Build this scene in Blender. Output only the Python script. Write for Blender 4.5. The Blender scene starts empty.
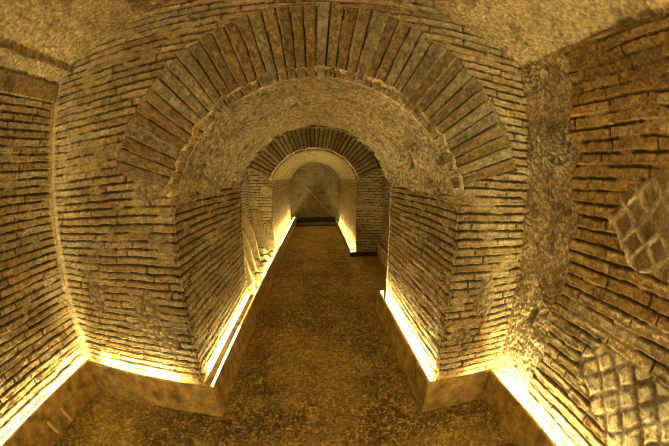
import bpy, math
import numpy as np

# All layout numbers are in units of the camera height; S turns them into metres.
S = 1.5
sc = bpy.context.scene
COL = sc.collection
PI = math.pi

# ------------------------------------------------------------------ noise
def hsh(a, b, seed=0):
    a = np.asarray(a).astype(np.int64); b = np.asarray(b).astype(np.int64)
    n = (a * 374761393 + b * 668265263 + seed * 974634777 + 12345) & 0xFFFFFFFF
    n = ((n ^ (n >> 13)) * 1274126177) & 0xFFFFFFFF
    n = ((n ^ (n >> 16)) * 2246822519) & 0xFFFFFFFF
    n = n ^ (n >> 15)
    return (n & 0xFFFFFF) / float(0xFFFFFF)

def vn(x, y, seed=0):
    xi = np.floor(x); yi = np.floor(y)
    fx = x - xi; fy = y - yi
    fx = fx * fx * (3 - 2 * fx); fy = fy * fy * (3 - 2 * fy)
    a = hsh(xi, yi, seed); b = hsh(xi + 1, yi, seed)
    c = hsh(xi, yi + 1, seed); d = hsh(xi + 1, yi + 1, seed)
    return (a * (1 - fx) + b * fx) * (1 - fy) + (c * (1 - fx) + d * fx) * fy

def fbm(x, y, seed=0, o=4):
    r = 0; amp = .5; tot = 0
    for i in range(o):
        r = r + amp * vn(x, y, seed + i * 17); tot += amp
        x = x * 2.03 + 3.1; y = y * 2.03 + 7.7; amp *= .5
    return r / tot

def worley(x, y, seed=0):
    xi = np.floor(x); yi = np.floor(y)
    f1 = np.full(x.shape, 9.); f2 = np.full(x.shape, 9.); idv = np.zeros(x.shape)
    for dx in (-1, 0, 1):
        for dy in (-1, 0, 1):
            cx = xi + dx; cy = yi + dy
            px = cx + .15 + .7 * hsh(cx, cy, seed); py = cy + .15 + .7 * hsh(cx, cy, seed + 5)
            d = np.hypot(px - x, py - y); h = hsh(cx, cy, seed + 9)
            n1 = d < f1
            f2 = np.where(n1, f1, np.minimum(f2, d)); idv = np.where(n1, h, idv)
            f1 = np.where(n1, d, f1)
    return f1, f2, idv

def sst(a, b, x):
    t = np.clip((x - a) / (b - a), 0, 1)
    return t * t * (3 - 2 * t)

def lerp(a, b, w):
    if np.ndim(a) > np.ndim(w): w = w[..., None]
    return a * (1 - w) + b * w

def colr(base, shape):
    return np.broadcast_to(np.array(base, float), tuple(shape) + (3,)).copy()

# ------------------------------------------------------------------ materials
def nd(nt, kind, loc=(0, 0)):
    n = nt.nodes.new(kind); n.location = loc
    return n

def mat_masonry(name, rough=.85, bump=.35, scale=60, dist=.006, mott=.45, spec=.25):
    m = bpy.data.materials.new(name); m.use_nodes = True
    nt = m.node_tree; b = nt.nodes['Principled BSDF']
    at = nd(nt, 'ShaderNodeAttribute'); at.attribute_name = 'Col'
    tc = nd(nt, 'ShaderNodeTexCoord')
    n1 = nd(nt, 'ShaderNodeTexNoise'); n1.inputs['Scale'].default_value = scale; n1.inputs['Detail'].default_value = 6
    n1.inputs['Roughness'].default_value = .7
    n2 = nd(nt, 'ShaderNodeTexNoise'); n2.inputs['Scale'].default_value = 4.5; n2.inputs['Detail'].default_value = 5
    nt.links.new(tc.outputs['Object'], n1.inputs['Vector']); nt.links.new(tc.outputs['Object'], n2.inputs['Vector'])
    r1 = nd(nt, 'ShaderNodeMapRange'); r1.inputs[1].default_value = .25; r1.inputs[2].default_value = .75
    r1.inputs[3].default_value = 1 - mott; r1.inputs[4].default_value = 1 + mott
    r2 = nd(nt, 'ShaderNodeMapRange'); r2.inputs[1].default_value = .25; r2.inputs[2].default_value = .75
    r2.inputs[3].default_value = .78; r2.inputs[4].default_value = 1.2
    nt.links.new(n1.outputs['Fac'], r1.inputs[0]); nt.links.new(n2.outputs['Fac'], r2.inputs[0])
    mu = nd(nt, 'ShaderNodeMath'); mu.operation = 'MULTIPLY'
    nt.links.new(r1.outputs[0], mu.inputs[0]); nt.links.new(r2.outputs[0], mu.inputs[1])
    vm = nd(nt, 'ShaderNodeVectorMath'); vm.operation = 'SCALE'
    nt.links.new(at.outputs['Color'], vm.inputs[0]); nt.links.new(mu.outputs[0], vm.inputs['Scale'])
    nt.links.new(vm.outputs[0], b.inputs['Base Color'])
    bp = nd(nt, 'ShaderNodeBump'); bp.inputs['Strength'].default_value = bump; bp.inputs['Distance'].default_value = dist
    nt.links.new(n1.outputs['Fac'], bp.inputs['Height']); nt.links.new(bp.outputs[0], b.inputs['Normal'])
    b.inputs['Roughness'].default_value = rough
    b.inputs['Specular IOR Level'].default_value = spec
    return m

def mat_noise(name, c1, c2, rough=.6, scale=8, bump=.2, stretch=(1, 1, 1), dist=.004, spec=.3):
    m = bpy.data.materials.new(name); m.use_nodes = True
    nt = m.node_tree; b = nt.nodes['Principled BSDF']
    tc = nd(nt, 'ShaderNodeTexCoord'); mp = nd(nt, 'ShaderNodeMapping'); mp.inputs['Scale'].default_value = stretch
    n1 = nd(nt, 'ShaderNodeTexNoise'); n1.inputs['Scale'].default_value = scale; n1.inputs['Detail'].default_value = 8
    n1.inputs['Roughness'].default_value = .65
    cr = nd(nt, 'ShaderNodeValToRGB'); cr.color_ramp.elements[0].position = .32; cr.color_ramp.elements[1].position = .7
    cr.color_ramp.elements[0].color = (*c1, 1); cr.color_ramp.elements[1].color = (*c2, 1)
    nt.links.new(tc.outputs['Object'], mp.inputs['Vector']); nt.links.new(mp.outputs[0], n1.inputs['Vector'])
    nt.links.new(n1.outputs['Fac'], cr.inputs[0]); nt.links.new(cr.outputs[0], b.inputs['Base Color'])
    bp = nd(nt, 'ShaderNodeBump'); bp.inputs['Strength'].default_value = bump; bp.inputs['Distance'].default_value = dist
    nt.links.new(n1.outputs['Fac'], bp.inputs['Height']); nt.links.new(bp.outputs[0], b.inputs['Normal'])
    b.inputs['Roughness'].default_value = rough; b.inputs['Specular IOR Level'].default_value = spec
    return m

def mat_emit(name, c, s):
    m = bpy.data.materials.new(name); m.use_nodes = True
    nt = m.node_tree; nt.nodes.remove(nt.nodes['Principled BSDF'])
    e = nd(nt, 'ShaderNodeEmission'); e.inputs[0].default_value = (*c, 1); e.inputs[1].default_value = s
    nt.links.new(e.outputs[0], nt.nodes['Material Output'].inputs[0])
    return m

LED = (1.0, .82, .33)
M_BRICK = mat_masonry('brick_masonry', bump=.9, scale=75, dist=.008, mott=.6)
M_PLAST = mat_masonry('rough_plaster', bump=1., scale=55, dist=.014, mott=.55)
M_FLOOR = mat_masonry('worn_floor', rough=.48, bump=.9, scale=60, dist=.010, mott=.65, spec=.45)
M_BOARD = mat_noise('brown_board', (.17, .11, .035), (.85, .63, .26), rough=.40, scale=11, bump=.6, spec=.5)
M_DARK = mat_noise('dark_timber', (.03, .022, .012), (.08, .055, .03), rough=.7, scale=10)
M_LINT = mat_noise('pale_metal_edge', (.7, .62, .45), (.85, .78, .6), rough=.45, scale=12, bump=.05)
M_SLAB = mat_noise('terracotta_slab', (.24, .18, .10), (.52, .41, .25), rough=.85, scale=16, bump=.6)
M_STONE = mat_noise('rubble_stone', (.26, .20, .12), (.58, .47, .31), rough=.85, scale=22, bump=.7)
M_POLE = mat_noise('pale_wood', (.42, .34, .2), (.62, .52, .34), rough=.7, scale=20)
M_LED = mat_emit('warm_light', LED, 215)
M_LEDF = mat_emit('dim_warm_light', LED, 85)
M_LEDM = mat_emit('middle_warm_light', LED, 110)
M_SLOT = mat_emit('warm_slot_light', LED, 30)

# ------------------------------------------------------------------ object helpers
def tag(o, label=None, cat=None, group=None, kind=None):
    if label: o['label'] = label
    if cat: o['category'] = cat
    if group: o['group'] = group
    if kind: o['kind'] = kind
    return o

def link(name, me, mat, parent=None):
    o = bpy.data.objects.new(name, me); COL.objects.link(o)
    if mat: me.materials.append(mat)
    if parent: o.parent = parent
    return o

def np_mesh(name, co, quads, col=None, smooth=True):
    me = bpy.data.meshes.new(name)
    n = len(co); f = len(quads)
    me.vertices.add(n); me.vertices.foreach_set('co', (co * S).astype(np.float32).ravel())
    me.loops.add(f * 4); me.loops.foreach_set('vertex_index', quads.astype(np.int32).ravel())
    me.polygons.add(f)
    me.polygons.foreach_set('loop_start', np.arange(0, f * 4, 4, dtype=np.int32))
    me.polygons.foreach_set('use_smooth', np.full(f, smooth))
    if col is not None:
        a = me.attributes.new('Col', 'FLOAT_COLOR', 'POINT')
        c4 = np.ones((n, 4), np.float32); c4[:, :3] = np.clip(col.reshape(-1, 3), 0, 1)
        a.data.foreach_set('color', c4.ravel())
    me.update(calc_edges=True)
    return me

def sheet_arrays(P, C, mask=None, base=0):
    nu, nv = P.shape[:2]
    idx = np.arange(nu * nv).reshape(nu, nv) + base
    q = np.stack([idx[:-1, :-1], idx[1:, :-1], idx[1:, 1:], idx[:-1, 1:]], -1)
    if mask is not None:
        k = mask[:-1, :-1] & mask[1:, :-1] & mask[1:, 1:] & mask[:-1, 1:]
        q = q[k]
    return P.reshape(-1, 3), q.reshape(-1, 4), C.reshape(-1, 3)

def build(name, parts, mat, smooth=True):
    co = []; qs = []; cs = []; base = 0
    for (P, C, mask) in parts:
        a, q, c = sheet_arrays(P, C, mask, base)
        co.append(a); qs.append(q); cs.append(c); base += len(a)
    co = np.concatenate(co); q = np.concatenate(qs); c = np.concatenate(cs)
    used = np.zeros(len(co), bool); used[q.ravel()] = True
    re = np.cumsum(used) - 1
    me = np_mesh(name, co[used], re[q], c[used], smooth)
    return link(name, me, mat)

def struct(name, parts, mat, label, cat='wall'):
    return tag(build(name, parts, mat), label, cat, kind='structure')

def axis(a, b, step):
    return np.linspace(a, b, max(2, int(round(abs(b - a) / step)) + 1))

# ------------------------------------------------------------------ masonry patterns (depth <= 0, colour)
OCHRE = np.array((.46, .35, .18)); RED = np.array((.42, .29, .13)); GREY = np.array((.48, .41, .27))
MORT_SHADE = np.array((.085, .062, .03)); PLAS = np.array((.46, .375, .235))  # joint colour: mortar darkened to carry the joints' shadow; then plain plaster

def brick(s, t, seed=0, p=.0325, L=.17, rough=(), red=.2, wobble=1.0, deep=.020):
    t2 = t + wobble * ((fbm(s * 3.2, t * 2.2, seed) - .5) * .016 + (vn(s * 11, t * 11, seed + 3) - .5) * .005)
    k = np.floor(t2 / p); ft = t2 - k * p
    q = s / L + hsh(k, k * 0, seed + 1) * 7
    i = np.floor(q)
    bd = lambda j: j + (hsh(j, k, seed + 2) - .5) * .7
    i = np.where(q < bd(i), i - 1, i); i = np.where(q >= bd(i + 1), i + 1, i)
    ds = np.minimum(q - bd(i), bd(i + 1) - q) * L
    er = (fbm(s * 60, t * 60, seed + 4, 3) - .5) * .0075
    mw = .0022 + .0022 * vn(s * 6, t * 6, seed + 8)
    e = np.minimum(np.minimum(ft, p - ft) - mw, ds - .0022) + er
    m = sst(-.0012, .0028, e)
    flush = sst(.60, .70, fbm(s * 9, t * 24, seed + 13, 3))        # joints still full of mortar
    hb = hsh(i, k, seed + 6); hc = hsh(i, k, seed + 7)
    gone = (hsh(i, k, seed + 12) > .965) * 1.
    face = hb * .005 + fbm(s * 38, t * 45, seed + 5, 3) * .006 + fbm(s * 95, t * 110, seed + 14, 3) * .005 + (.6 - ft / p) * hc * .006 + gone * .006
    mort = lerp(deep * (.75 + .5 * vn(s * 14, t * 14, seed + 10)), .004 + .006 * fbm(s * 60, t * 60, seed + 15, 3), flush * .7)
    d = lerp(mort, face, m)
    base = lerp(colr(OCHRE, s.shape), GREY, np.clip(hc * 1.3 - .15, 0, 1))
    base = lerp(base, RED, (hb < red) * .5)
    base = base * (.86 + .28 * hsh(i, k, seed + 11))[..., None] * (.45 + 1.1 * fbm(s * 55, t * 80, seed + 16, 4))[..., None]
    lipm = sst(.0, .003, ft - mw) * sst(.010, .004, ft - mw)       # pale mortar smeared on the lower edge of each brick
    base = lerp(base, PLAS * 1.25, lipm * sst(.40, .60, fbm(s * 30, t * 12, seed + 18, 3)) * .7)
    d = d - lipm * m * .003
    c = lerp(lerp(colr(MORT_SHADE, s.shape), PLAS * .95, flush), base, m)
    for (s0, t0, rs, rt) in rough:
        dd = np.hypot((s - s0) / rs, (t - t0) / rt) + (fbm(s * 16, t * 16, seed + 30) - .5) * .9
        w = sst(1.05, .85, dd)
        f1, f2, iv = worley(s * 38, t * 38, seed + 33)
        dr = -.002 + .022 * np.clip(f1, 0, 1) ** 1.5 + .010 * fbm(s * 45, t * 45, seed + 31, 3)
        d = lerp(d, dr, w); c = lerp(c, colr(PLAS, s.shape) * (1.1 - .7 * np.clip(f1, 0, 1))[..., None], w)
    return -d, c

def plaster(s, t, seed=0, tint=PLAS, amp=1.0):
    d = .010 * fbm(s * 6, t * 6, seed) + .016 * fbm(s * 26, t * 26, seed + 2, 4) + .013 * fbm(s * 85, t * 85, seed + 3, 2)
    pit = sst(.66, .76, fbm(s * 13, t * 13, seed + 8, 3))
    d = d + pit * .008
    c = colr(tint, s.shape) * (.75 + .5 * fbm(s * 9, t * 9, seed + 5, 3))[..., None] * (.30 + 1.4 * fbm(s * 105, t * 105, seed + 6, 3))[..., None]
    c = lerp(c, MORT_SHADE * 1.3, pit * .5)
    return -d * amp, c

def rubble(s, t, seed=0, sc_=17):
    wx = s + (fbm(s * 14, t * 14, seed) - .5) * .09; wy = t + (fbm(s * 14, t * 14, seed + 1) - .5) * .09
    f1, f2, iv = worley(wx * sc_, wy * sc_ * 1.25, seed)
    e = f2 - f1
    m = sst(.03, .3, e)
    d = lerp(.022 + 0 * s, .003 + .010 * iv + .012 * f1 ** 2, m) + .010 * fbm(s * 50, t * 50, seed + 3, 3)
    c = lerp(colr(PLAS * .5, s.shape), lerp(colr(PLAS, s.shape), GREY, iv) * (1.1 + .5 * iv)[..., None], m) * (.5 + 1. * fbm(s * 60, t * 60, seed + 6, 3))[..., None]
    return -d, c

def retic(s, t, seed=0, pitch=.070, raised=False):
    a = (s + t) / math.sqrt(2) + (vn(s * 14, t * 14, seed) - .5) * .015
    b = (s - t) / math.sqrt(2) + (vn(s * 14, t * 14, seed + 1) - .5) * .015
    i = np.floor(a / pitch); j = np.floor(b / pitch)
    fa = a - i * pitch; fb = b - j * pitch
    e = np.minimum(np.minimum(fa, pitch - fa), np.minimum(fb, pitch - fb)) - .0045 + (fbm(s * 40, t * 40, seed + 2, 3) - .5) * .012
    m = sst(0, .008, e)
    h = hsh(i, j, seed)
    d = lerp(.008 + .010 * vn(s * 20, t * 20, seed + 7), .001 + .006 * h + .007 * fbm(s * 30, t * 30, seed + 3), m)
    if raised: d = .016 - d * 1.0 - m * .002
    c = lerp(colr(PLAS * (1.05 if raised else .7), s.shape), lerp(colr(GREY, s.shape), OCHRE, h) * (.8 + .35 * h)[..., None], m) * (.45 + 1.1 * fbm(s * 55, t * 55, seed + 8, 4))[..., None]
    if raised: c = lerp(c, OCHRE * .62, m * .75)
    return -d, c

# wall sheets -------------------------------------------------------
def wall_x(x, y0, y1, z0, z1, nx, step, fn, dmask=None):
    Y, Z = np.meshgrid(axis(y0, y1, step), axis(z0, z1, step), indexing='ij')
    d, c = fn(Y, Z)
    P = np.stack([x + nx * d, Y, Z], -1)
    return (P, c, dmask(Y, Z) if dmask else None)

def wall_y(y, x0, x1, z0, z1, ny, step, fn, dmask=None):
    X, Z = np.meshgrid(axis(x0, x1, step), axis(z0, z1, step), indexing='ij')
    d, c = fn(X, Z)
    P = np.stack([X, y + ny * d, Z], -1)
    return (P, c, dmask(X, Z) if dmask else None)

def ring(y, cx, cz, r0, r1, a0, a1, n, step, seed, proud=.012, dark=0., red=.5):
    """face of a brick arch: radial bricks with mortar beds between"""
    A, R = np.meshgrid(axis(a0, a1, step / ((r0 + r1) / 2)), axis(r0, r1, step), indexing='ij')
    u = (A - a0) / (a1 - a0) * n
    u = u + (vn(R * 9, u * .7, seed) - .5) * .14
    k = np.floor(u); f = u - k
    wid = (a1 - a0) / n * R
    half = .40 + .05 * hsh(k, k * 0, seed + 4)
    e = (half - np.abs(f - .5)) * wid + (fbm(A * 30, R * 45, seed + 2, 3) - .5) * .009
    m = sst(-.001, .004, e)
    hk = hsh(k, k * 0, seed + 1)
    end = np.minimum(R - r0, r1 - .012 * hsh(k, k * 0, seed + 8) - R)
    edge = sst(0, .006, end)
    ln = sst(.15, .08, f) * (hsh(k, k * 0, seed + 5) > .15)
    mort = .004 + .007 * fbm(A * 40, R * 50, seed + 6, 4) + ln * .020 + dark * .03 * (hk > .35)
    face = hk * .008 + .005 * fbm(A * 25, R * 30, seed + 3, 3) + .006 * fbm(A * 80, R * 90, seed + 9, 3)
    d = lerp(mort, face, m)
    d = lerp(.022 + 0 * d, d, edge)
    bc = lerp(lerp(colr(OCHRE, R.shape) * .8, RED * .95, (hk > 1 - red) * 1.), GREY * .9, (hsh(k, k * 0, seed + 12) > .7) * 1.)
    bc = bc * (.60 + .28 * hsh(k, k * 0, seed + 7))[..., None] * (.35 + 1.3 * fbm(A * 60, R * 60, seed + 13, 4))[..., None]
    bc = lerp(bc, colr(MORT_SHADE, R.shape), ln * .9)
    mc = lerp(colr(GREY, R.shape) * .8 * (.5 + 1. * fbm(A * 60, R * 70, seed + 14, 3))[..., None], MORT_SHADE, np.maximum(dark, ln))
    c = lerp(mc, bc, m)
    P = np.stack([cx + R * np.cos(A), y - proud + d, cz + R * np.sin(A)], -1)
    return (P, c, None)

def barrel(cx, cz, r, a0, a1, y0, y1, step, fn, lip=None, ragged=.05):
    """plaster vault seen from inside, running along y; lip = (thickness, y drop)"""
    ys = axis(y0, y1, step); us = axis(0, 1, step / (r * abs(a1 - a0)))
    U, Y = np.meshgrid(us, ys, indexing='ij')
    lo = a0 + (fbm(Y * 7, Y * 0, 91) - .5) * ragged / r + (vn(Y * 40, Y * 0, 93) - .5) * .02
    hi = a1 + (fbm(Y * 7, Y * 0, 95) - .5) * ragged / r + (vn(Y * 40, Y * 0, 97) - .5) * .02
    A = lo + (hi - lo) * U
    d, c = fn(A * r, Y)
    Rr = r - d
    Yp = Y.copy()
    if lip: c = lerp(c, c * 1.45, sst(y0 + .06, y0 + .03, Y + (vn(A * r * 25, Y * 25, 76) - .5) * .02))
    if lip:
        th, rr = lip
        w = np.clip((y0 + rr - Y) / rr, 0, 1)           # first rows curl out to the wall face
        edge = (fbm(A * r * 9, A * 0, 71) - .5) * .014 + (vn(A * r * 45, A * 0, 73) - .5) * .010
        Rr = Rr + (th + edge) * (1 - np.sqrt(1 - np.clip(w, 0, 1) ** 2 * .9999))
        Yp = Yp - (vn(A * r * 30, Y * 30, 74)) * .006 * w
    P = np.stack([cx + Rr * np.cos(A), Yp, cz + Rr * np.sin(A)], -1)
    # underside ledge where the plaster stops
    return (P, c, None)

# ------------------------------------------------------------------ layout
XL, XR = -1.205, .82          # side walls of the near chamber
Y1 = .915                     # plane of the near arch
JW = .503                     # half width of the passage
Y2 = 1.90                     # back of the near arch
MW = .83                      # half width of the middle bay
Y3 = 3.50                     # plane of the far arch
YE = 6.50                     # end wall
YB = -2.6                     # behind the photographer
RI, RX, RZ = .507, .812, .838 # near arch
HV = 1.483                    # springing of the chamber vault
VX, VR = (XL + XR) / 2, 1.98
VZ = HV + .285 - VR

def vault_z(x):
    return VZ + np.sqrt(np.maximum(VR ** 2 - (x - VX) ** 2, 0))

A0 = math.radians(15.5)
def not_ring(X, Z):
    r = np.hypot(X, Z - RZ); a = np.arctan2(Z - RZ, np.abs(X))
    inside = (r < RX - .03) & (a > A0 + .02)
    return ~inside & ~((np.abs(X) < JW - .002) & (Z < 1.2)) & (Z < vault_z(X) + .02)

ROUGH_L = [(-.70, .46, .07, .11), (-.99, .53, .05, .09), (-.62, .36, .05, .06), (-.60, .97, .07, .045)]
ROUGH_R = [(.68, .52, .05, .10), (.60, .36, .05, .04)]
def corner_mortar(d, c, dist, t):
    w = sst(.020, .008, dist + (fbm(t * 14, t * 0, 47) - .5) * .014)
    return lerp(d, -.003 - .006 * fbm(t * 60, dist * 60, 48, 3), w * .9), lerp(c, PLAS * 1.25, w * .8)
def front_left(s, t):
    d, c = brick(s, t, 3, rough=ROUGH_L, L=.22)
    return corner_mortar(d, c, s - XL, t)
st = .0033
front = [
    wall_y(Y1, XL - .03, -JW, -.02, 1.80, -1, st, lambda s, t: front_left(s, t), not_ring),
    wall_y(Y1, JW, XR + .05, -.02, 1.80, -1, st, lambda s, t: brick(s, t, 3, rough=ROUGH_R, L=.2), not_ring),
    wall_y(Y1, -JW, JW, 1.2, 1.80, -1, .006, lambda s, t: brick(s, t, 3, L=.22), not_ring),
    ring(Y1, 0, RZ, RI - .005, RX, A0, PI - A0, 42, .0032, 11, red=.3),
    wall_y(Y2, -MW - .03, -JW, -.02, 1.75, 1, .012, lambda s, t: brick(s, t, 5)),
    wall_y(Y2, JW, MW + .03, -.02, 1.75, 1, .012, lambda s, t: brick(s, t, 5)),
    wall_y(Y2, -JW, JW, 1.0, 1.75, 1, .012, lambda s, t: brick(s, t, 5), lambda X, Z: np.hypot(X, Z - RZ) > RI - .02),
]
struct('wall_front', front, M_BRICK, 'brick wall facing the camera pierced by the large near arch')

def passage(s, t, seed):
    return brick(s, t, seed, L=.17, red=.2)
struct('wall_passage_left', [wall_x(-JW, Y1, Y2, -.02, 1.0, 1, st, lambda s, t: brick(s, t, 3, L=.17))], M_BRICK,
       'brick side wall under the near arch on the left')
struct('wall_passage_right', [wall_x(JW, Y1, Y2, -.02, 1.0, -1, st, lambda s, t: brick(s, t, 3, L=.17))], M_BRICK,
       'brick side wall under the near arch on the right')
struct('ceiling_passage', [barrel(0, RZ, RI - .022, math.radians(11.5), PI - math.radians(11.5), Y1 - .004, Y2, .0045,
       lambda s, t: plaster(s, t, 21, amp=1.3), lip=(.022, .05))], M_PLAST, 'rough plastered vault under the near arch', 'ceiling')

# near chamber -------------------------------------------------------
def left_wall(Y, Z):
    d, c = brick(Y, Z, 41, p=.0335, L=.22, red=.25)
    d, c = corner_mortar(d, c, Y1 - Y, Z)
    top = sst(1.405, 1.41, Z)
    d2, c2 = plaster(Y, Z, 42, OCHRE * .8)
    return lerp(d, d2 * .3 + .012, top), lerp(c, c2, top)
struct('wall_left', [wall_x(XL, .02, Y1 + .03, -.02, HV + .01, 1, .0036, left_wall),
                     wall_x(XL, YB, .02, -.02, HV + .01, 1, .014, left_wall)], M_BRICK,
       'brick side wall at the left of the near chamber')

def poly_dist(s, t, pts):
    """signed inside distance for a convex polygon (positive inside)"""
    pts = np.array(pts); c = pts.mean(0); r = np.full(s.shape, 9.)
    for a, b in zip(pts, np.roll(pts, -1, 0)):
        n = np.array([-(b - a)[1], (b - a)[0]]); n /= np.linalg.norm(n)
        if np.dot(c - a, n) < 0: n = -n
        r = np.minimum(r, (s - a[0]) * n[0] + (t - a[1]) * n[1])
    return r

def right_wall(Y, Z):
    d, c = brick(Y, Z, 57, p=.040, L=.23, red=.5, deep=.020, wobble=1.3)
    c = lerp(c, c * np.array((1., .9, .72)), sst(.62, .75, Z))
    nz = (fbm(Y * 22, Z * 22, 60) - .5) * .05
    # weathered smooth courses under the vault
    top = sst(1.27, 1.34, Z + nz)
    d3, c3 = plaster(Y, Z, 62, OCHRE * .8)
    band = (np.abs((Z * 14) % 1 - .5) * .02)
    cov = top * sst(.40, .58, fbm(Y * 6, Z * 18, 68))
    d = lerp(d, d3 - band, cov * .8); c = lerp(c, c3, cov * .7)
    c = lerp(c, c * np.array((.9, .86, .75)), top)
    for pts in ([(.54, .43), (.42, .57), (.12, .57), (-.1, .45), (-.1, .2), (.2, .26), (.33, .345)],
                [(.50, .93), (.43, 1.03), (.30, 1.06), (.1, 1.0), (.1, .80), (.40, .81)]):
        w = sst(-.004, .008, poly_dist(Y, Z, pts) + nz * .5)
        d2, c2 = retic(Y, Z, 63, .066 if pts[0][1] < .6 else .062, pts[0][1] > .6)
        d = lerp(d, d2, w); c = lerp(c, c2, w)
    # broken rubble core by the corner
    edge = .655 + (fbm(Z * 9, Y * 9, 64) - .5) * .11
    w = sst(-.012, .012, Y - edge)
    d4, c4 = rubble(Y, Z, 65, 34)
    sm = sst(.38, .55, fbm(Y * 7, Z * 7, 66)) * .75
    d5, c5 = plaster(Y, Z, 67, PLAS * 1.15)
    d4 = lerp(d4, d5 * 1.4 - .004, sm); c4 = lerp(c4, c5, sm)
    d = lerp(d, d4, w); c = lerp(c, c4, w)
    # crevice below the vault, and a small deep hole low down
    cv = sst(1., .3, np.hypot((Y - .76) / .06, (Z - 1.43) / .06) + (nz * 9))
    d = d - cv * .05
    hole = sst(-.002, .003, poly_dist(Y, Z, [(.752, .545), (.80, .53), (.812, .465), (.775, .455)]))
    d = d - hole * .10; c = lerp(c, c * .6, hole)  # inside of the hole also darkened in colour, as painted shade
    return d, c
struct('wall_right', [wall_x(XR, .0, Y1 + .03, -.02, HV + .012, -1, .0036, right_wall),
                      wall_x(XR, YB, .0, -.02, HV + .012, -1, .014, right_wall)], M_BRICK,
       'right side wall with long bricks, net patterned stone and rubble corner')

def chamber_plaster(s, t):
    d, c = plaster(s, t, 81, PLAS * np.array((1.05, 1.0, .9)))
    c = c * (.85 + .3 * fbm(s * 3, t * 14, 83))[..., None]
    return d * .8, c
aL = math.atan2(HV - VZ, XL - .035 - VX); aR = math.atan2(HV - VZ, XR + .03 - VX)
def chamber_vault(y0, y1, step):
    A, Y = np.meshgrid(axis(aR, aL, step / VR), axis(y0, y1, step), indexing='ij')
    d, c = chamber_plaster(A * VR, Y)
    X0 = VX + VR * np.cos(A)
    gr = sst(.010, .004, np.abs(X0 + 1.105 + (vn(Y * 8, Y * 0, 85) - .5) * .01))
    d = d + gr * .030; c = lerp(c, c * .55, gr)
    Rr = VR - d
    return (np.stack([VX + Rr * np.cos(A), Y, VZ + Rr * np.sin(A)], -1), c, None)
struct('ceiling', [chamber_vault(.0, Y1 + .03, .0048), chamber_vault(YB, .0, .02)], M_PLAST,
       'low plastered vault over the near chamber', 'ceiling')
struct('wall_back', [wall_y(YB, XL - .03, XR + .03, -.02, 1.80, 1, .02, lambda s, t: brick(s, t, 88),
       lambda X, Z: Z < vault_z(X) + .03)], M_BRICK, 'brick wall closing the near chamber behind the camera')

# middle bay ---------------------------------------------------------
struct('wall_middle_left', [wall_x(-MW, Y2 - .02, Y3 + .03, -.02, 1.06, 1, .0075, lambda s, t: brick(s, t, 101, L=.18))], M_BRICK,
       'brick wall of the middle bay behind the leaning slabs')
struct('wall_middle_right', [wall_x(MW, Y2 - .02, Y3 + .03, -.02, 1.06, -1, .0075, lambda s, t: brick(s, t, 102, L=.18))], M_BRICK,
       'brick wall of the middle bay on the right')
CX3, CZ3, RI3, RX3 = -.015, .775, .562, .85
struct('ceiling_middle', [barrel(0, CZ3, RX3 + .02, math.radians(14), PI - math.radians(14), Y2 - .02, Y3 + .03, .014,
       lambda s, t: plaster(s, t, 104))], M_PLAST, 'plastered vault over the middle bay', 'ceiling')

# far arch -----------------------------------------------------------
XA, XB = -.545, .507
A3 = math.radians(21)
def not_ring3(X, Z):
    r = np.hypot(X - CX3, Z - CZ3); a = np.arctan2(Z - CZ3, np.abs(X - CX3))
    return ~((r < RX3 - .03) & (a > A3 + .02)) & ~((X > XA + .001) & (X < XB - .001))
def pier_r(s, t):
    d, c = brick(s, t, 112, p=.036, L=.3)
    ln = sst(.010, .004, np.abs(t - .735))
    return d - ln * .03, c
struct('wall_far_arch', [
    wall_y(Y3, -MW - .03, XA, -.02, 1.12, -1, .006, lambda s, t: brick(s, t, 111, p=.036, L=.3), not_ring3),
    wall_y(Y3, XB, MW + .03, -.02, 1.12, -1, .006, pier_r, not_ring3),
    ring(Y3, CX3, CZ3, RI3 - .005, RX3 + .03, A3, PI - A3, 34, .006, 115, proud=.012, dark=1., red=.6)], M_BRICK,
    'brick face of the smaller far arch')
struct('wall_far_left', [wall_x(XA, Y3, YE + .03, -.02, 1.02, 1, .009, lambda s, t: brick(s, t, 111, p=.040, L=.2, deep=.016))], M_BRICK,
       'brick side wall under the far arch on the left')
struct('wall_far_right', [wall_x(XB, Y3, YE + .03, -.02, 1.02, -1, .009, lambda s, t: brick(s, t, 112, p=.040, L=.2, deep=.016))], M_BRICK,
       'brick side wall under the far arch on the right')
struct('ceiling_far', [barrel(CX3, CZ3, RI3 - .02, math.radians(20), PI - math.radians(20), Y3 - .012, YE + .03, .011,
       lambda s, t: plaster(s, t, 121), lip=(.03, .06))], M_PLAST, 'plastered vault beyond the far arch', 'ceiling')
def end_fn(s, t):
    d, c = plaster(s, t, 131, np.array((.34, .29, .18)))
    b, _ = brick(s, t, 132, p=.09, L=.25)
    return d * .6 + b * .5, c
struct('wall_end', [wall_y(YE, XA - .06, XB + .06, -.02, 1.45, -1, .011, end_fn)], M_PLAST,
       'grey plastered wall closing the far end of the passage')

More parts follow.
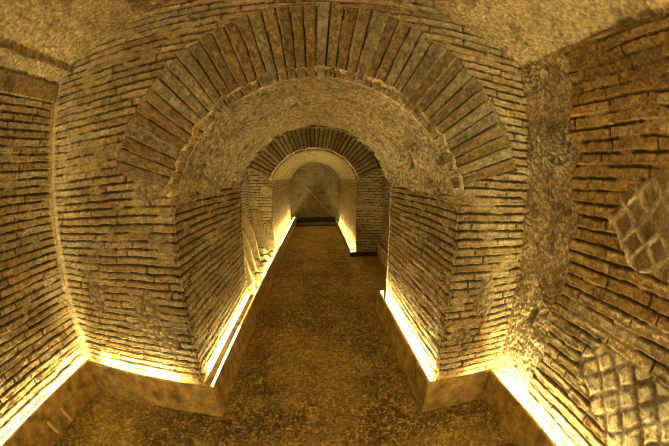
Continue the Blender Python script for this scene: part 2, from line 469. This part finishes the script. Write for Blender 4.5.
# floor --------------------------------------------------------------
def floor_part(x0, x1, y0, y1, step):
    X, Y = np.meshgrid(axis(x0, x1, step), axis(y0, y1, step), indexing='ij')
    big = fbm(X * 4, Y * 4, 141); md = fbm(X * 17, Y * 17, 142)
    wx = X + (fbm(X * 20, Y * 20, 146) - .5) * .03; wy = Y + (fbm(X * 20, Y * 20, 147) - .5) * .03
    f1, f2, iv = worley(wx * 52, wy * 52, 143)
    stone = sst(.02, .25, f2 - f1)
    wear_pale = sst(.40, .60, fbm(X * 3.2, Y * 3.2, 144))
    near = sst(.10, .03, np.minimum(np.abs(X - .45), np.abs(X + .435)) + (md - .5) * .06) * (Y > .85)  # lighter, smoother strip along both boards
    wear_pale = np.maximum(wear_pale, near * .9)
    dist = np.sin(0)
    h = (big - .5) * .012 + (md - .5) * .010 + stone * .011 * (1 - .7 * wear_pale) + fbm(X * 60, Y * 60, 148, 3) * .005
    c1 = np.array((.10, .070, .020)); c2 = np.array((.72, .53, .17))
    c = lerp(colr(c1, X.shape), c2, np.clip(stone * (.20 + .6 * iv) * (1 - .3 * wear_pale) + wear_pale * .30, 0, 1))
    c = c * (.4 + 1.2 * fbm(X * 70, Y * 70, 149, 3))[..., None]
    return (np.stack([X, Y, h - .006], -1), c, None)
def mound():
    X, Y = np.meshgrid(axis(-MW, -.47, .008), axis(Y2, Y3, .008), indexing='ij')
    side = sst(-.47, -.60, X)
    h = .02 + side * (.05 + .06 * sst(1.9, 2.9, Y)) + .04 * fbm(X * 14, Y * 14, 301) * (.3 + side) + .02 * fbm(X * 45, Y * 45, 302, 3)
    c = colr(PLAS * .8, X.shape) * (.6 + .8 * fbm(X * 20, Y * 20, 303))[..., None]
    return (np.stack([X, Y, h], -1), c, None)
struct('floor', [mound(), floor_part(XL - .05, XR + .05, -.1, 2.2, .0058), floor_part(-.9, .9, 2.2, 6.6, .011),
                 floor_part(XL - .05, XR + .05, YB - .05, -.1, .02)], M_FLOOR, 'worn stone floor of the passage', 'floor')

# ------------------------------------------------------------------ small solid shapes
def bm_obj(name, verts, faces, mat, parent=None, bevel=0., seg=2, smooth=False):
    me = bpy.data.meshes.new(name)
    me.from_pydata([tuple(S * c for c in v) for v in verts], [], faces)
    me.update()
    o = link(name, me, mat, parent)
    if bevel:
        b = o.modifiers.new('Bevel', 'BEVEL'); b.width = bevel * S; b.segments = seg; b.limit_method = 'ANGLE'
    if smooth:
        me.polygons.foreach_set('use_smooth', [True] * len(me.polygons))
    return o

def box_data(a, b):
    (x0, y0, z0), (x1, y1, z1) = a, b
    v = [(x0, y0, z0), (x1, y0, z0), (x1, y1, z0), (x0, y1, z0), (x0, y0, z1), (x1, y0, z1), (x1, y1, z1), (x0, y1, z1)]
    f = [(3, 2, 1, 0), (4, 5, 6, 7), (0, 1, 5, 4), (1, 2, 6, 5), (2, 3, 7, 6), (3, 0, 4, 7)]
    return v, f

def box(name, a, b, mat, parent, bevel=.003):
    v, f = box_data(a, b)
    return bm_obj(name, v, f, mat, parent, bevel)

def wobbly_board(name, a, b, mat, parent, along, n=40, amp=.003, seed=0):
    """long plank with slightly uneven faces"""
    a = np.array(a, float); b = np.array(b, float)
    t = np.linspace(0, 1, n)
    o = [i for i in (0, 1) if i != along][0]
    ring_ = [(0, 0), (0, .5), (0, .97), (.15, 1), (.85, 1), (1, .97), (1, .5), (1, 0)]
    V = []; 
    for i, k in enumerate(t):
        for j, (p, q) in enumerate(ring_):
            c = np.zeros(3); c[along] = a[along] + (b[along] - a[along]) * k
            w = (vn(np.array([k * (b[along] - a[along]) * 6]), np.array([j * .6]), seed)[0] - .5) * amp
            c[o] = a[o] + (b[o] - a[o]) * p + w
            c[2] = a[2] + (b[2] - a[2]) * q + (w * .8 if q > .9 else 0)
            V.append(tuple(c))
    m = len(ring_); F = []
    for i in range(n - 1):
        for j in range(m):
            F.append((i * m + j, i * m + (j + 1) % m, (i + 1) * m + (j + 1) % m, (i + 1) * m + j))
    F.append(tuple(range(m))[::-1]); F.append(tuple((n - 1) * m + j for j in range(m)))
    return bm_obj(name, V, F, mat, parent)

def thing(name, label, cat, loc, group=None):
    o = bpy.data.objects.new(name, None); COL.objects.link(o)
    o.empty_display_size = .1
    tag(o, label, cat, group)
    return o

def led(parent, a, b, along, name='light_strip', mat=None, n=6):
    """slim light tape, cut into short lengths"""
    a = np.array(a, float); b = np.array(b, float)
    V = []; F = []
    for i in range(n):
        lo = a.copy(); hi = b.copy()
        L = b[along] - a[along]
        lo[along] = a[along] + L * (i + .02) / n; hi[along] = a[along] + L * (i + .98) / n
        v, f = box_data(lo, hi); F += [tuple(len(V) + q for q in ff) for ff in f]; V += v
    return bm_obj(name, V, F, mat or M_LED, parent)

T = .18        # board height
G = 'boards hiding the light strips'
LZ0, LZ1 = .140, .146

# A: left chamber
t = thing('light_trough', 'long brown board with two cream pegs hiding the light strip along the left brick wall', 'light trough', (XL, 0, 0), G)
wobbly_board('board', (-1.172, YB + .02, .095), (-1.157, .885, T), M_BOARD, t, 1, 60, seed=1)
wobbly_board('lower_board', (-1.172, YB + .02, 0), (-1.150, .885, .092), M_BOARD, t, 1, 60, seed=2)
led(t, (-1.182, YB + .1, LZ0), (-1.174, .87, LZ1), 1, n=12)
for (y, z0, z1) in ((.565, .098, .03), (.455, .105, .045)):
    v = []; 
    p0 = np.array((-1.150, y, z0)); p1 = np.array((-1.128, y + .008, z1))
    for p in (p0, p1):
        for k in range(8):
            a = k * PI / 4; v.append((p[0] + .009 * math.cos(a), p[1] + .009 * math.sin(a), p[2]))
    f = [(k, (k + 1) % 8, 8 + (k + 1) % 8, 8 + k) for k in range(8)] + [tuple(range(8))[::-1], tuple(range(8, 16))]
    bm_obj('peg', v, f, M_LINT, t)

# B: front left
t = thing('light_trough', 'brown board hiding the light strip at the foot of the left arch pier', 'light trough', (0, 0, 0), G)
wobbly_board('board', (-1.146, .862, 0), (-.434, .877, T), M_BOARD, t, 0, 36, seed=3)
led(t, (-1.09, .880, LZ0), (-.62, .888, LZ1), 0)

# C: left aisle, all the way to the end
t = thing('light_trough', 'very long brown board with bright slot running down the left side of the passage', 'light trough', (0, 0, 0), G)
wobbly_board('board', (-.442, .882, 0), (-.433, 6.42, T), M_BOARD, t, 1, 120, seed=4)
box('cover', (-.487, .884, T - .014), (-.453, 1.88, T - .002), M_BOARD, t, .002)
led(t, (-.497, 1.0, T - .02), (-.490, 1.88, T - .014), 1, n=10, mat=M_LEDM)
led(t, (-.4525, .886, T - .012), (-.4445, 1.42, T - .004), 1, name='slot_light', mat=M_SLOT)
led(t, (-.456, 1.90, LZ0), (-.446, 3.50, LZ1), 1, n=8, mat=M_LEDM)
led(t, (-.47, 3.52, LZ0), (-.46, 6.1, LZ1), 1, n=12, mat=M_LEDF)
v, f = box_data((-.434, 2.52, .10), (-.416, 2.545, .112))
bm_obj('clip', v, f, M_LINT, t)

# D: front right
t = thing('light_trough', 'short brown board with an added dim strip at the foot of the right arch pier', 'light trough', (0, 0, 0), G)
wobbly_board('board', (.449, .862, 0), (.756, .877, T), M_BOARD, t, 0, 20, seed=5)
led(t, (.68, .880, LZ0), (.75, .888, LZ1), 0, n=1, mat=M_LEDF)  # short dim strip added to repeat the glow from the right wall

# E: right aisle under the near arch
t = thing('light_trough', 'brown board with open top hiding bright light along the right side of the near arch', 'light trough', (0, 0, 0), G)
wobbly_board('board', (.449, .882, 0), (.464, 1.95, T), M_BOARD, t, 1, 40, seed=6)
box('end_cap', (.464, 1.935, 0), (JW, 1.95, T - .01), M_LINT, t)
led(t, (.466, .90, LZ0), (.476, 1.92, LZ1), 1)

# F: right chamber
t = thing('light_trough', 'brown board hiding the light strip below the right wall with rubble corner', 'light trough', (0, 0, 0), G)
wobbly_board('board', (.760, YB + .02, 0), (.775, .880, T), M_BOARD, t, 1, 60, seed=7)
led(t, (.777, YB + .1, LZ0), (.787, .87, LZ1), 1, n=12)

# G: middle right
t = thing('light_trough', 'brown board along the right wall of the middle bay, set back behind the near arch', 'light trough', (0, 0, 0), G)
wobbly_board('board', (.775, 1.93, 0), (.790, 3.47, T - .01), M_BOARD, t, 1, 40, seed=8)
led(t, (.80, 1.95, LZ0), (.815, 3.0, LZ1), 1, mat=M_SLOT)

# H: far right
t = thing('light_trough', 'low brown board with bright light at the right side of the far arch', 'light trough', (0, 0, 0), G)
wobbly_board('board', (.425, 3.50, 0), (.440, 6.42, .09), M_BOARD, t, 1, 60, seed=9)
led(t, (.445, 3.51, .05), (.455, 6.1, .056), 1, n=12, mat=M_LEDF)

# dark pieces
o = box('plinth_board', (.43, 3.455, 0), (.79, 3.485, .055), M_DARK, None, .004)
tag(o, 'low dark board at the foot of the right pier of the far arch', 'board')
o = box('threshold_beam', (-.43, 6.20, 0), (.42, 6.47, .085), M_DARK, None, .01)
tag(o, 'dark timber beam lying across the passage at the end wall', 'beam')
o = box('floor_plank', (-.43, 5.72, -.004), (.42, 5.86, .02), M_DARK, None, .005)
tag(o, 'flat dark plank across the floor in front of the end beam', 'plank')

def rod(name, p0, p1, r0, r1, mat, n=10, parent=None):
    p0 = np.array(p0, float); p1 = np.array(p1, float); d = p1 - p0; d /= np.linalg.norm(d)
    a = np.cross(d, (0, 0, 1)); a /= np.linalg.norm(a); b = np.cross(d, a)
    v = []
    for p, r in ((p0, r0), (p1, r1)):
        for k in range(n):
            q = 2 * PI * k / n; v.append(tuple(p + r * (a * math.cos(q) + b * math.sin(q))))
    f = [(k, (k + 1) % n, n + (k + 1) % n, n + k) for k in range(n)] + [tuple(range(n))[::-1], tuple(range(n, 2 * n))]
    return bm_obj(name, v, f, mat, parent)
o = rod('leaning_pole', (.40, 6.42, .10), (-.22, 6.45, .76), .020, .015, M_POLE)
tag(o, 'pale slanting pole leaning across the grey end wall', 'pole')

# ------------------------------------------------------------------ slabs and rubble in the left bay
def slab(label, base, top, wid, th, seed, trap=.85, group='old slabs leaning in the left bay'):
    """irregular flat slab: base/top are the middles of its lower and upper edges; wid = (dx, dy) direction and width of lower edge"""
    rng = np.random.RandomState(seed)
    base = np.array(base, float); top = np.array(top, float); w = np.array((wid[0], wid[1], 0), float)
    up = top - base; n = np.cross(w, up); n /= np.linalg.norm(n)
    out = [(-.5, 0), (-.2, -.03), (.2, .02), (.5, .0), (.5 - .04, .5), (.5 * trap, .93), (.2 * trap, 1.0), (-.45 * trap, 1.03), (-.5, .55)]
    V = []; k = len(out)
    for s_ in (-.5, .5):
        for j, (a, b) in enumerate(out):
            a2 = a + (rng.rand() - .5) * .10; b2 = b + (rng.rand() - .5) * .06
            V.append(tuple(base + w * a2 + up * b2 + n * th * s_))
    F = [tuple(range(k))[::-1], tuple(range(k, 2 * k))] + [(j, (j + 1) % k, k + (j + 1) % k, k + j) for j in range(k)]
    o = bm_obj('stone_slab', V, F, M_SLAB, None, .006)
    return tag(o, label, 'slab', group)

slab('largest pale slab leaning upright against the far arch pier', (-.63, 3.22, .17), (-.735, 3.43, .60), (.16, -.02), .028, 1)
slab('narrow slab leaning right of the largest pale slab', (-.53, 3.30, .15), (-.575, 3.44, .45), (.09, 0), .026, 2, .6)
slab('tall thin slab leaning left of the largest pale slab', (-.660, 2.86, .14), (-.745, 2.92, .61), (.17, -.07), .026, 3, .5)
slab('broad slab leaning to the left in second place from the near arch', (-.665, 2.60, .11), (-.750, 2.67, .53), (.19, -.08), .028, 4, .6)
slab('front slab leaning to the left next to the near arch', (-.635, 2.32, .09), (-.735, 2.39, .48), (.20, -.09), .03, 5, .7)

def stone(label, c, r, seed, group='broken stones heaped in the left bay'):
    rng = np.random.RandomState(seed)
    nu, nv = 11, 7
    U, Vv = np.meshgrid(np.linspace(0, 2 * PI, nu, endpoint=False), np.linspace(0, PI, nv), indexing='ij')
    d = np.stack([np.cos(U) * np.sin(Vv), np.sin(U) * np.sin(Vv), np.cos(Vv)], -1)
    d = np.sign(d) * np.abs(d) ** .6
    bump = .75 + .5 * fbm(d[..., 0] * 1.6 + d[..., 2] + seed * 5, d[..., 1] * 1.6 + 9, seed, 3)
    P = d * np.array(r) * bump[..., None]
    a = rng.rand() * 3; cs, sn = math.cos(a), math.sin(a)
    P = np.stack([P[..., 0] * cs - P[..., 1] * sn, P[..., 0] * sn + P[..., 1] * cs, P[..., 2]], -1) + np.array(c)
    V = []; F = []
    V.append(tuple(P[0, 0])); V.append(tuple(P[0, -1]))
    idx = {}
    for i in range(nu):
        for j in range(1, nv - 1):
            idx[i, j] = len(V); V.append(tuple(P[i, j]))
    for i in range(nu):
        k = (i + 1) % nu
        F.append((0, idx[i, 1], idx[k, 1])); F.append((1, idx[k, nv - 2], idx[i, nv - 2]))
        for j in range(1, nv - 2): F.append((idx[i, j], idx[i, j + 1], idx[k, j + 1], idx[k, j]))
    o = bm_obj('rubble_stone', V, F, M_STONE, None, .004)
    return tag(o, label, 'stone', group)

ST = [
    ('flat pale stone below the largest leaning slab', (-.63, 3.04, .20), (.075, .05, .04)),
    ('small stone below the narrow right hand slab', (-.515, 3.16, .13), (.035, .05, .04)),
    ('rounded stone in the middle of the heap beside the light', (-.535, 2.78, .12), (.045, .055, .045)),
    ('small lump on the debris near the foot of the tall thin slab', (-.56, 2.94, .15), (.035, .045, .035)),
    ('pale stone at the edge of the heap touching the lit board', (-.505, 3.02, .10), (.03, .055, .035)),
    ('curved pale fragment in front of the rounded middle stone', (-.545, 2.64, .12), (.045, .036, .033)),
    ('blocky stone between front slab and lit board', (-.525, 2.48, .10), (.04, .06, .045)),
    ('nearest stone of the heap beside the near arch corner', (-.54, 2.10, .085), (.05, .07, .04)),
    ('thin flat shard lying on the debris behind the rounded middle stone', (-.625, 2.77, .16), (.028, .04, .013)),
    ('small shard at the foot of the tall thin slab near the lit board', (-.50, 2.90, .10), (.025, .035, .025)),
    ('long shard lying along the lit board in front of the blocky stone', (-.490, 2.56, .05), (.014, .05, .016)),
    ('small pale lump between nearest stone and front slab', (-.57, 2.215, .10), (.03, .03, .03)),
    ('stone lying at the foot of the front slab', (-.515, 2.30, .08), (.03, .05, .03)),
]
for i, (lb, c, r) in enumerate(ST): stone(lb, c, r, 200 + i)
o = stone('tiny pale chip lying on the dark floor near the camera', (-.22, .905, .006), (.012, .008, .006), 333, None)
o.name = 'stone_chip'

# ------------------------------------------------------------------ fill lamps added behind the photographer to brighten the upper walls
def fill_lamp(x, y, z, side, power, label):
    t = thing('fill_lamp', label, 'lamp', (x, y, z), 'added fill lamps behind the camera')
    box('bracket', (x - .02, y - .05, z - .06), (x + .02, y + .05, z + .02), M_DARK, t)
    l = bpy.data.lights.new('fill_light', 'POINT'); l.energy = power; l.color = LED2; l.shadow_soft_size = .16
    o = bpy.data.objects.new('fill_light', l); COL.objects.link(o); o.parent = t
    o.location = ((x + side * .14) * S, y * S, (z + .03) * S)
LED2 = (1.0, .82, .40)
fill_lamp(XL + .01, -1.25, 1.12, 1, 34, 'added warm fill lamp on the left brick wall behind the camera')
fill_lamp(XR - .01, -1.25, 1.12, -1, 34, 'added warm fill lamp on the right brick wall behind the camera')

# ------------------------------------------------------------------ world, camera, view
w = bpy.data.worlds.new('World'); sc.world = w; w.use_nodes = True
w.node_tree.nodes['Background'].inputs[0].default_value = (0, 0, 0, 1)

cam = bpy.data.cameras.new('Camera'); co = bpy.data.objects.new('Camera', cam); COL.objects.link(co)
cam.type = 'PANO'
cam.sensor_fit = 'HORIZONTAL'; cam.sensor_width = 36.0; cam.sensor_height = 36.0 * 446 / 669
f_mm = 284.966 * 36.0 / 669
tgt = cam if hasattr(cam, 'panorama_type') else cam.cycles
tgt.panorama_type = 'FISHEYE_LENS_POLYNOMIAL'
tgt.fisheye_fov = math.radians(200)
tgt.fisheye_polynomial_k0 = 0
tgt.fisheye_polynomial_k1 = -1.0 / f_mm
tgt.fisheye_polynomial_k2 = 0; tgt.fisheye_polynomial_k3 = 0; tgt.fisheye_polynomial_k4 = 0
cam.clip_start = .01
co.location = (0, 0, S)
import mathutils
yaw, pitch, roll = math.radians(3.7775), math.radians(-9.2236), math.radians(-.1636)
fw = mathutils.Vector((math.sin(yaw) * math.cos(pitch), math.cos(yaw) * math.cos(pitch), math.sin(pitch)))
q = fw.to_track_quat('-Z', 'Y').to_matrix() @ mathutils.Matrix.Rotation(-roll, 3, 'Z')
co.rotation_euler = q.to_euler()
sc.camera = co

vs = sc.view_settings
sc.display_settings.display_device = 'sRGB'
vs.view_transform = 'Standard'; vs.look = 'None'; vs.gamma = 1.0; vs.exposure = 0.50; vs.use_curve_mapping = False
sc.cycles.max_bounces = 10; sc.cycles.diffuse_bounces = 7
sc.cycles.use_denoising = True
sc.cycles.pixel_filter_type = 'BLACKMAN_HARRIS'; sc.cycles.filter_width = .75
